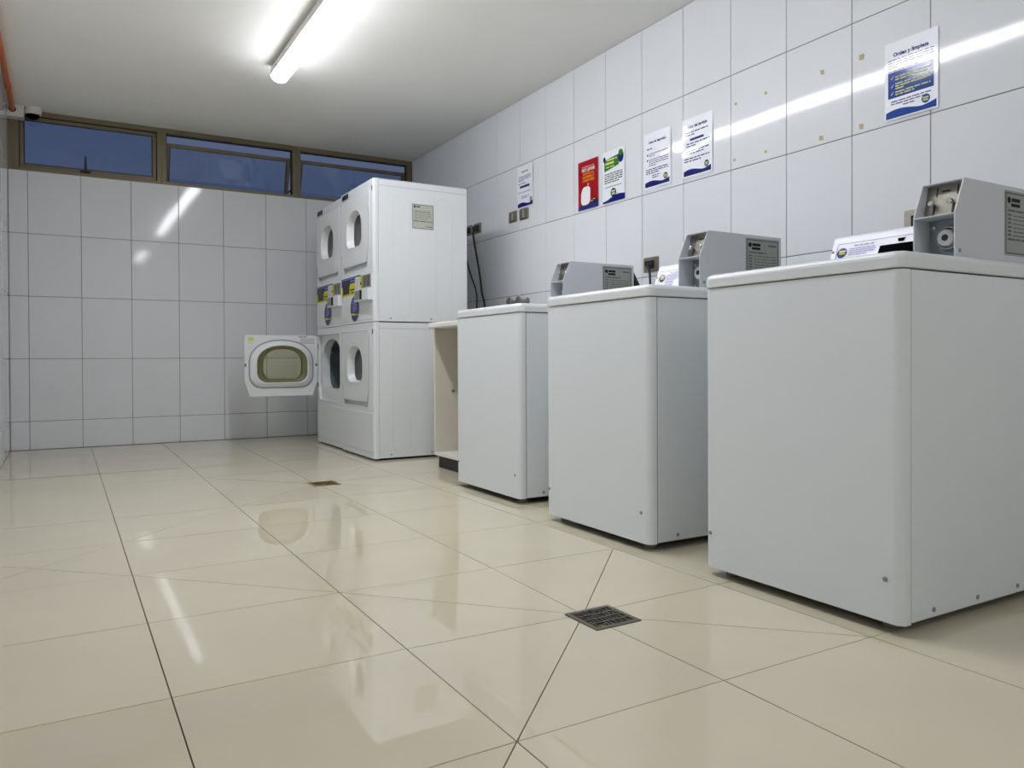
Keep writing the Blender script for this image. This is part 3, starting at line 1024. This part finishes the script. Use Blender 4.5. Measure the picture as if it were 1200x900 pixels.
MB().lathe([(0.004, 0.0), (0.004, -0.010), (0.009, -0.012), (0.009, -0.018), (0.005, -0.020)], (0.155, L - 0.022, 0.455), 'y', 12).build('shelf_peg', 'chrome', ct, smooth=0.6)

# ------------------------------------------------------------------ posters on the tiled wall
def poster(yc, zc, wd, ht, label, seed, curl=0.0025, name='poster'):
    r = thing(name, (-0.0045, yc, zc), label, 'poster', 'laminated notices taped to the tiled wall')
    rn = random.Random(seed)
    p1, p2 = rn.uniform(0, 6), rn.uniform(0, 6)
    def fn(s_, t_, l):
        wv = curl * (0.5 * math.sin(p1 + s_ * 34 + t_ * 9) + 0.5 * math.sin(p2 + t_ * 26 - s_ * 11))
        return (wv - 0.0004 * l, -s_, t_)
    Print().rect(-wd / 2, wd / 2, -ht / 2, ht / 2, 12, 18).build('sheet', 'laminate_sheet', r, fn, 0)
    for o in r.children:
        for f in o.data.polygons:
            f.use_smooth = True
    return r, fn, rn
def footer(r, fn, wd, ht, m_=0.008, logo_s=0.055, mat_='ink_navy', hgt=0.035, lg=0.0, logo='ink_navy'):
    b = -ht / 2 + m_
    Print().wave(-wd / 2 + m_, wd / 2 - m_, b, lambda k: b + hgt * (0.62 + 0.30 * math.sin(k * 5.2 + 0.2) * (1 - 0.35 * k)) + 0.012 * max(0, k - 0.7) / 0.3, 18).build('footer_wave', mat_, r, fn, 1)
    Print().disc(logo_s, b + hgt * 1.1 + lg, 0.0165, 0.0165, 20).build('logo_disc', logo, r, fn, 2)
    Print().rect(logo_s - 0.011, logo_s + 0.011, b + hgt * 1.1 + lg + 0.001, b + hgt * 1.1 + lg + 0.007).rect(logo_s - 0.010, logo_s + 0.010, b + hgt * 1.1 + lg - 0.008, b + hgt * 1.1 + lg - 0.002).build('logo_lettering', 'ink_lime', r, fn, 3)

def paras(r, fn, m_, rn, blocks, name='paragraph'):
    for b_ in blocks:
        Print().lines(*b_[:6], rn, b_[6]).build(name, m_, r, fn, 1)

# 1: far small notice
r, fn, rn = poster(-2.005, 1.845, 0.212, 0.29, 'white notice with blue wave foot farthest along the wall, above the light switches', 21)
Print().lines(-0.045, 0.045, 0.100, 1, .01, .007, rn, 1.0).build('heading', 'ink_text', r, fn, 1)
paras(r, fn, 'ink_text', rn, [(-0.085, 0.085, 0.070, 4, .0105, .0045, 0.4), (-0.085, 0.02, 0.020, 1, .01, .005, 1.0), (-0.085, 0.07, -0.040, 1, .01, .004, 1.0), (-0.045, 0.05, -0.070, 2, .011, .004, 0.8)])
Print().rect(-0.065, 0.06, -0.008, 0.008).build('bold_text', 'ink_text', r, fn, 1)
footer(r, fn, 0.212, 0.29, 0.006, 0.075)
# 2: red poster
r, fn, rn = poster(-2.747, 1.710, 0.206, 0.297, 'red poster with a white detergent bottle and orange lettering', 22, 0.0012)
Print().rect(-0.103, 0.103, -0.1485, 0.1485, 12, 18).build('red_print', 'ink_red', r, fn, 1)
Print().lines(-0.06, 0.07, 0.108, 1, .01, .006, rn, 1.0).build('printed_text', 'ink_pink', r, fn, 2)
Print().text('NO LAVAR', 0.003, 0.083, 0.029, 0.0008, sx=0.92).build('heading', 'ink_white', r, fn, 2)
Print().text('ZAPATILLAS,', 0.003, 0.062, 0.0215, 0.0005, sx=0.92).text('ALFOMBRAS Y', 0.003, 0.041, 0.0215, 0.0005, sx=0.88).text('COBERTORES', 0.003, 0.020, 0.0215, 0.0005, sx=0.9).build('heading', 'ink_orange', r, fn, 2)
b = -0.0965
Print().wave(-0.103, 0.103, -0.1485, lambda k: -0.130 + 0.032 * k + 0.006 * math.sin(6 * k), 16).build('footer_wave', 'ink_navy', r, fn, 2)
Print().wave(-0.072, 0.024, lambda k: -0.122 + 0.022 * abs(2 * k - 1) ** 4, lambda k: -0.010 - 0.028 * abs(2 * k - 1.1) ** 4, 16, 10).build('bottle_print', 'ink_white', r, fn, 3)
Print().rect(-0.006, 0.010, -0.006, 0.008).build('bottle_cap_print', 'ink_pink', r, fn, 4)
Print().disc(0.062, -0.098, 0.016, 0.012).build('logo_disc', 'ink_black', r, fn, 4)
Print().rect(0.052, 0.072, -0.100, -0.095).rect(0.03, 0.05, -0.108, -0.104).build('logo_lettering', 'ink_lime', r, fn, 5)
# 3: green headed poster
r, fn, rn = poster(-2.998, 1.712, 0.206, 0.300, 'white notice with a green banner, beside the red poster', 23, 0.0012)
Print().wave(-0.088, 0.050, lambda k: 0.035 + 0.021 * k, lambda k: 0.103 + 0.015 * k, 8, 5).build('banner', 'ink_green', r, fn, 1)
Print().disc(0.068, 0.098, 0.026, 0.034).disc(-0.086, 0.108, 0.012, 0.016).build('banner_mark', 'ink_navy', r, fn, 2)
Print().disc(0.066, 0.122, 0.02, 0.018).build('banner_mark', 'ink_green', r, fn, 3)
Print().lines(-0.065, 0.03, 0.094, 1, .01, .010, rn, 1.0).lines(-0.075, 0.03, 0.072, 1, .01, .014, rn, 1.0).lines(-0.07, 0.02, 0.054, 1, .01, .007, rn, 1.0).build('banner_lettering', 'ink_lime', r, fn, 3)
paras(r, fn, 'ink_green_text', rn, [(-0.085, 0.085, 0.014, 5, .0125, .006, 0.8), (-0.085, 0.075, -0.062, 1, .01, .004, 1.0)])
Print().wave(-0.103, 0.103, -0.150, lambda k: -0.132 + 0.018 * k + 0.008 * math.sin(5.5 * k - 2), 16).build('footer_wave', 'ink_navy', r, fn, 1)
Print().disc(0.0, -0.098, 0.026, 0.026).build('logo_disc', 'ink_navy', r, fn, 2)
Print().rect(-0.016, 0.016, -0.094, -0.084).rect(-0.016, 0.014, -0.110, -0.098).build('logo_lettering', 'ink_lime', r, fn, 3)
# 4: safety notice
r, fn, rn = poster(-3.378, 1.724, 0.216, 0.302, 'white safety notice with two bullet points, between green notice and price notice', 24, 0.002)
Print().text('Aviso de Seguridad', 0.0, 0.094, 0.0185, 0.0008, sx=0.95).build('heading', 'ink_text', r, fn, 1)
paras(r, fn, 'ink_text', rn, [(-0.085, -0.04, 0.062, 1, .01, .006, 1.0), (-0.065, 0.088, 0.034, 2, .011, .004, 0.3), (-0.065, 0.088, 0.002, 4, .0105, .004, 0.4), (-0.09, 0.088, -0.050, 3, .0105, .005, 0.6), (-0.04, 0.025, -0.086, 2, .011, .0045, 0.8)])
Print().disc(-0.078, 0.034, 0.006, 0.006, 10).disc(-0.078, 0.004, 0.006, 0.006, 10).build('bullet', 'ink_black', r, fn, 1)
footer(r, fn, 0.216, 0.302, 0.010, 0.068)
# 5: price notice
r, fn, rn = poster(-3.682, 1.722, 0.212, 0.302, 'white price notice with bold blue lines, right of the safety notice', 25, 0.002)
Print().text('Valor del servicio', 0.0, 0.100, 0.021, 0.001, sx=0.95).build('heading', 'ink_navy', r, fn, 1)
paras(r, fn, 'ink_navy', rn, [(-0.09, 0.085, 0.076, 2, .013, .0055, 0.4), (-0.078, 0.09, 0.018, 2, .013, .0055, 0.4), (-0.078, 0.09, -0.020, 2, .013, .0055, 0.75), (-0.09, 0.088, -0.058, 2, .013, .0055, 0.7)])
Print().rect(-0.052, 0.048, 0.034, 0.046).build('bold_text', 'ink_navy', r, fn, 1)
footer(r, fn, 0.212, 0.302, 0.010, 0.066)
# 6: tidy notice
r, fn, rn = poster(-4.816, 1.713, 0.212, 0.298, 'laminated notice with a large blue box and ticks, nearest the viewer', 26, 0.0009)
Print().text('Orden y limpieza', 0.0, 0.092, 0.0205, 0.0009, sx=0.98).build('heading', 'ink_navy', r, fn, 1)
paras(r, fn, 'ink_text', rn, [(-0.09, 0.09, 0.078, 4, .0095, .0035, 0.2), (-0.09, 0.03, 0.036, 1, .01, .0035, 1.0), (-0.08, 0.08, -0.082, 2, .0095, .004, 0.9), (-0.03, 0.015, -0.102, 1, .01, .004, 1.0)])
Print().rect(-0.092, 0.090, -0.066, 0.034, 12, 8).build('blue_box', 'ink_blue', r, fn, 1)
Print().lines(-0.062, 0.078, 0.010, 2, .010, .005, rn, 0.9).lines(-0.062, 0.078, -0.016, 3, .0095, .005, rn, 0.25).lines(-0.062, 0.078, -0.048, 2, .0095, .005, rn, 0.55).build('box_text', 'ink_lime', r, fn, 2)
for tt in (0.010, -0.022, -0.050):
    Print().poly([(-0.080, tt), (-0.077, tt - 0.004), (-0.069, tt + 0.008), (-0.0705, tt + 0.009), (-0.077, tt - 0.0005), (-0.079, tt + 0.002)]).build('tick_mark', 'ink_white', r, fn, 2)
footer(r, fn, 0.212, 0.298, 0.006, 0.060, 'ink_blue', 0.036, 0.0, 'ink_blue')

# ------------------------------------------------------------------ switches and sockets
def plate(name, yc, zc, wd, ht, label, cat, kind, group, pm='switch_plate'):
    r = thing(name, (0, yc, zc), label, cat, group)
    mb = MB()
    a = rrect(-wd / 2, wd / 2, -ht / 2, ht / 2, 0.006, 3)
    b = rrect(-wd / 2 + 0.004, wd / 2 - 0.004, -ht / 2 + 0.004, ht / 2 - 0.004, 0.005, 3)
    mb.loft([[(0.001, u, v) for u, v in a], [(-0.006, u, v) for u, v in a], [(-0.009, u, v) for u, v in b]], True, True, True)
    mb.build('cover_plate', pm, r)
    if kind == 'switch':
        MB().box(-0.0125, -0.008, -0.012, 0.012, -0.026, 0.026).build('rocker', 'switch_rocker', r, bevel=0.002, bseg=1)
        MB().box(-0.0095, -0.008, -0.03, 0.03, -ht / 2 + 0.006, -ht / 2 + 0.010).build('plate_line', 'dark_gap', r)
    else:
        MB().box(-0.0098, -0.008, -0.03, 0.03, -0.022, 0.022).build('socket_insert', 'dark_gap', r, bevel=0.0005, bseg=1)
    return r
plate('light_switch', -1.838, 1.658, 0.112, 0.078, 'left of the two small grey light switches under the far notice', 'light switch', 'switch', 'pair of light switches')
plate('light_switch', -1.989, 1.654, 0.118, 0.078, 'right of the two small grey light switches, partly under the far notice', 'light switch', 'switch', 'pair of light switches')
GS = 'power sockets on the tiled wall'
plate('power_socket', -1.152, 1.660, 0.100, 0.078, 'grey power socket half hidden behind the stacked dryer', 'socket', 'socket', GS)
plate('power_socket', -1.293, 1.657, 0.114, 0.078, 'grey power socket with black plug beside the stacked dryer', 'socket', 'socket', GS)
plate('power_socket', -3.326, 1.159, 0.120, 0.080, 'bronze power socket just above the middle washing machine', 'socket', 'socket', GS)
plate('power_socket', -4.850, 1.160, 0.118, 0.090, 'beige power socket behind the coin meter of the nearest washer', 'socket', 'socket', GS, 'socket_beige')

def cable(pts, label, plug_at=None, rad=0.006, group='black power cables'):
    r = thing('power_cable', plug_at, label, 'cable', group)
    px, py, pz = plug_at
    # smooth the path (Catmull-Rom)
    P = [Vector(p) - Vector(plug_at) for p in pts]
    Q = []
    for i in range(len(P) - 1):
        p0, p1, p2, p3 = P[max(i - 1, 0)], P[i], P[i + 1], P[min(i + 2, len(P) - 1)]
        for k in range(8):
            t = k / 8
            Q.append(0.5 * ((2 * p1) + (p2 - p0) * t + (2 * p0 - 5 * p1 + 4 * p2 - p3) * t * t + (3 * p1 - p0 - 3 * p2 + p3) * t ** 3))
    Q.append(P[-1])
    MB().tube(Q, rad, 8).build('cord', 'black_plastic', r, smooth=1.0)
    mb = MB()
    mb.loft([[(a, u, v) for u, v in rrect(-sx, sx, -sz, sz, 0.006, 3)] for a, sx, sz in ((0.0, 0.022, 0.018), (-0.022, 0.022, 0.018), (-0.034, 0.015, 0.014))], True, True, True)
    mb.build('plug', 'black_plastic', r, smooth=0.7)
    return r
cable([(-0.035, -1.160, 1.655), (-0.05, -1.168, 1.61), (-0.045, -1.183, 1.44), (-0.04, -1.26, 1.28), (-0.03, -1.315, 1.17), (-0.03, -1.326, 1.04), (-0.03, -1.30, 0.60), (-0.05, -1.22, 0.05)],
      'black power cable bowing down close to the stacked dryer', (-0.010, -1.160, 1.658))
cable([(-0.035, -1.300, 1.652), (-0.05, -1.310, 1.60), (-0.04, -1.340, 1.45), (-0.03, -1.374, 1.30), (-0.03, -1.41, 1.15), (-0.03, -1.454, 1.02), (-0.03, -1.46, 0.6), (-0.05, -1.40, 0.05)],
      'black power cable hanging straighter, right of the other cable', (-0.010, -1.300, 1.655), 0.0075)
cable([(-0.035, -3.340, 1.157), (-0.055, -3.362, 1.14), (-0.05, -3.372, 1.06), (-0.05, -3.38, 0.6), (-0.08, -3.5, 0.3)],
      'black plug and cable in the socket above the middle washer', (-0.010, -3.335, 1.160))
cable([(-0.035, -4.870, 1.130), (-0.055, -4.90, 1.135), (-0.06, -4.94, 1.08), (-0.05, -4.96, 0.7), (-0.08, -4.98, 0.3)],
      'black plug and cable behind the nearest washer', (-0.010, -4.872, 1.132), 0.009)
# pair of wall taps behind the far washer
for k, (yy, lb) in enumerate(((-1.905, 'left of two grey wall taps behind the far washing machine'), (-2.030, 'right of two grey wall taps behind the far washing machine'))):
    r = thing('wall_tap', (0, yy, 1.045), lb, 'tap', 'wall taps')
    MB().lathe([(0.026, 0.0), (0.026, -0.006), (0.012, -0.008), (0.012, -0.05), (0.018, -0.052), (0.018, -0.07), (0.010, -0.072)], (0, 0, 0), 'x', 16).build('spout_body', 'zinc', r, smooth=0.6)
    MB().lathe([(0.03, 0.0), (0.034, -0.006), (0.03, -0.012), (0.012, -0.014)], (-0.072, 0, 0.0), 'x', 16).build('handwheel', 'switch_plate', r, smooth=0.6)
    MB().tube([(-0.045, 0, -0.008), (-0.045, 0, -0.06), (-0.05, 0.0, -0.3), (-0.08, -0.1, -0.7)], 0.010, 8).build('hose', 'zinc', r, smooth=1.0)
# drain hose hump behind the far washer
o = MB().tube([(-0.325, -3.46, 0.30), (-0.325, -3.46, 0.85), (-0.32, -3.47, 1.02), (-0.30, -3.475, 1.075), (-0.265, -3.48, 1.075), (-0.235, -3.485, 1.02), (-0.225, -3.49, 0.85), (-0.225, -3.49, 0.30)], 0.017, 10).build('drain_hose', 'black_plastic', None, smooth=1.0)
tag(o, 'black drain hose looping up behind the far washing machine', 'hose')

# tape marks left on tiles
TM = [(-4.119, 1.856), (-3.938, 1.859), (-4.118, 1.589), (-3.929, 1.594), (-4.422, 1.853), (-4.607, 1.854), (-4.417, 1.577), (-4.606, 1.576)]
TLAB = ['upper right', 'upper left', 'lower right', 'lower left'] * 1 + ['upper left', 'upper right', 'lower left', 'lower right']
for k, (yy, zz) in enumerate(TM):
    s_ = 0.011 if k >= 4 else 0.007
    rn = random.Random(k)
    pts = [(-s_ * rn.uniform(.7, 1), -s_), (s_ * rn.uniform(.7, 1), -s_ * rn.uniform(.6, 1)), (s_, s_), (-s_ * rn.uniform(.6, 1), s_ * rn.uniform(.7, 1))]
    o = MB().prism(pts, FX, -0.0012, 0.0006).build('tape_residue', 'tape_residue', None, loc=(-0.0006, yy, zz))
    if k >= 4:
        tag(o, '%s yellowed square of old tape on the tiles left of the blue-box notice' % TLAB[k], 'tape', 'tape squares')
    else:
        tag(o, '%s tiny speck of old tape on the tiles right of the price notice' % TLAB[k], 'tape', 'tape specks')

# ------------------------------------------------------------------ corner: conduit, box, camera
o = MB().tube([(XL + 0.036, -0.10, H - 0.034), (XL + 0.036, -1.20, H - 0.034)], 0.0165, 12)
o.lathe([(0.020, -0.04), (0.020, 0.04)], (XL + 0.036, -0.62, H - 0.034), 'y', 12)
o.tube([(XL + 0.036, -1.20, H - 0.034), (XL + 0.036, -4.0, H - 0.034)], 0.0165, 12)
o = o.build('conduit', 'orange_pvc', None, smooth=0.9)
tag(o, 'orange plastic conduit along the top of the left wall', 'conduit')
jb = thing('junction_box', (XL + 0.06, -0.055, H - 0.045), 'white junction box in the corner where the orange conduit ends', 'junction box')
MB().box(-0.060, 0.045, -0.045, 0.045, -0.04, 0.045).build('box', 'white_plastic', jb, bevel=0.003)
MB().lathe([(0.022, -0.0462), (0.022, -0.044)], (-0.024, 0, 0.011), 'y', 14).build('entry_hole', 'dark_gap', jb)
sc = thing('security_camera', (-2.955, -0.062, H), 'small white dome security camera under the ceiling corner', 'camera')
MB().lathe([(0.054, 0.0), (0.056, -0.03), (0.053, -0.046), (0.044, -0.050)], (0, 0, 0), 'z', 24).build('base', 'white_plastic', sc, smooth=0.7)
MB().lathe([(0.043, -0.048), (0.040, -0.062), (0.028, -0.076), (0.012, -0.083), (0.0, -0.084)], (0, 0, 0), 'z', 24).build('dome', 'black_gloss', sc, smooth=1.2)
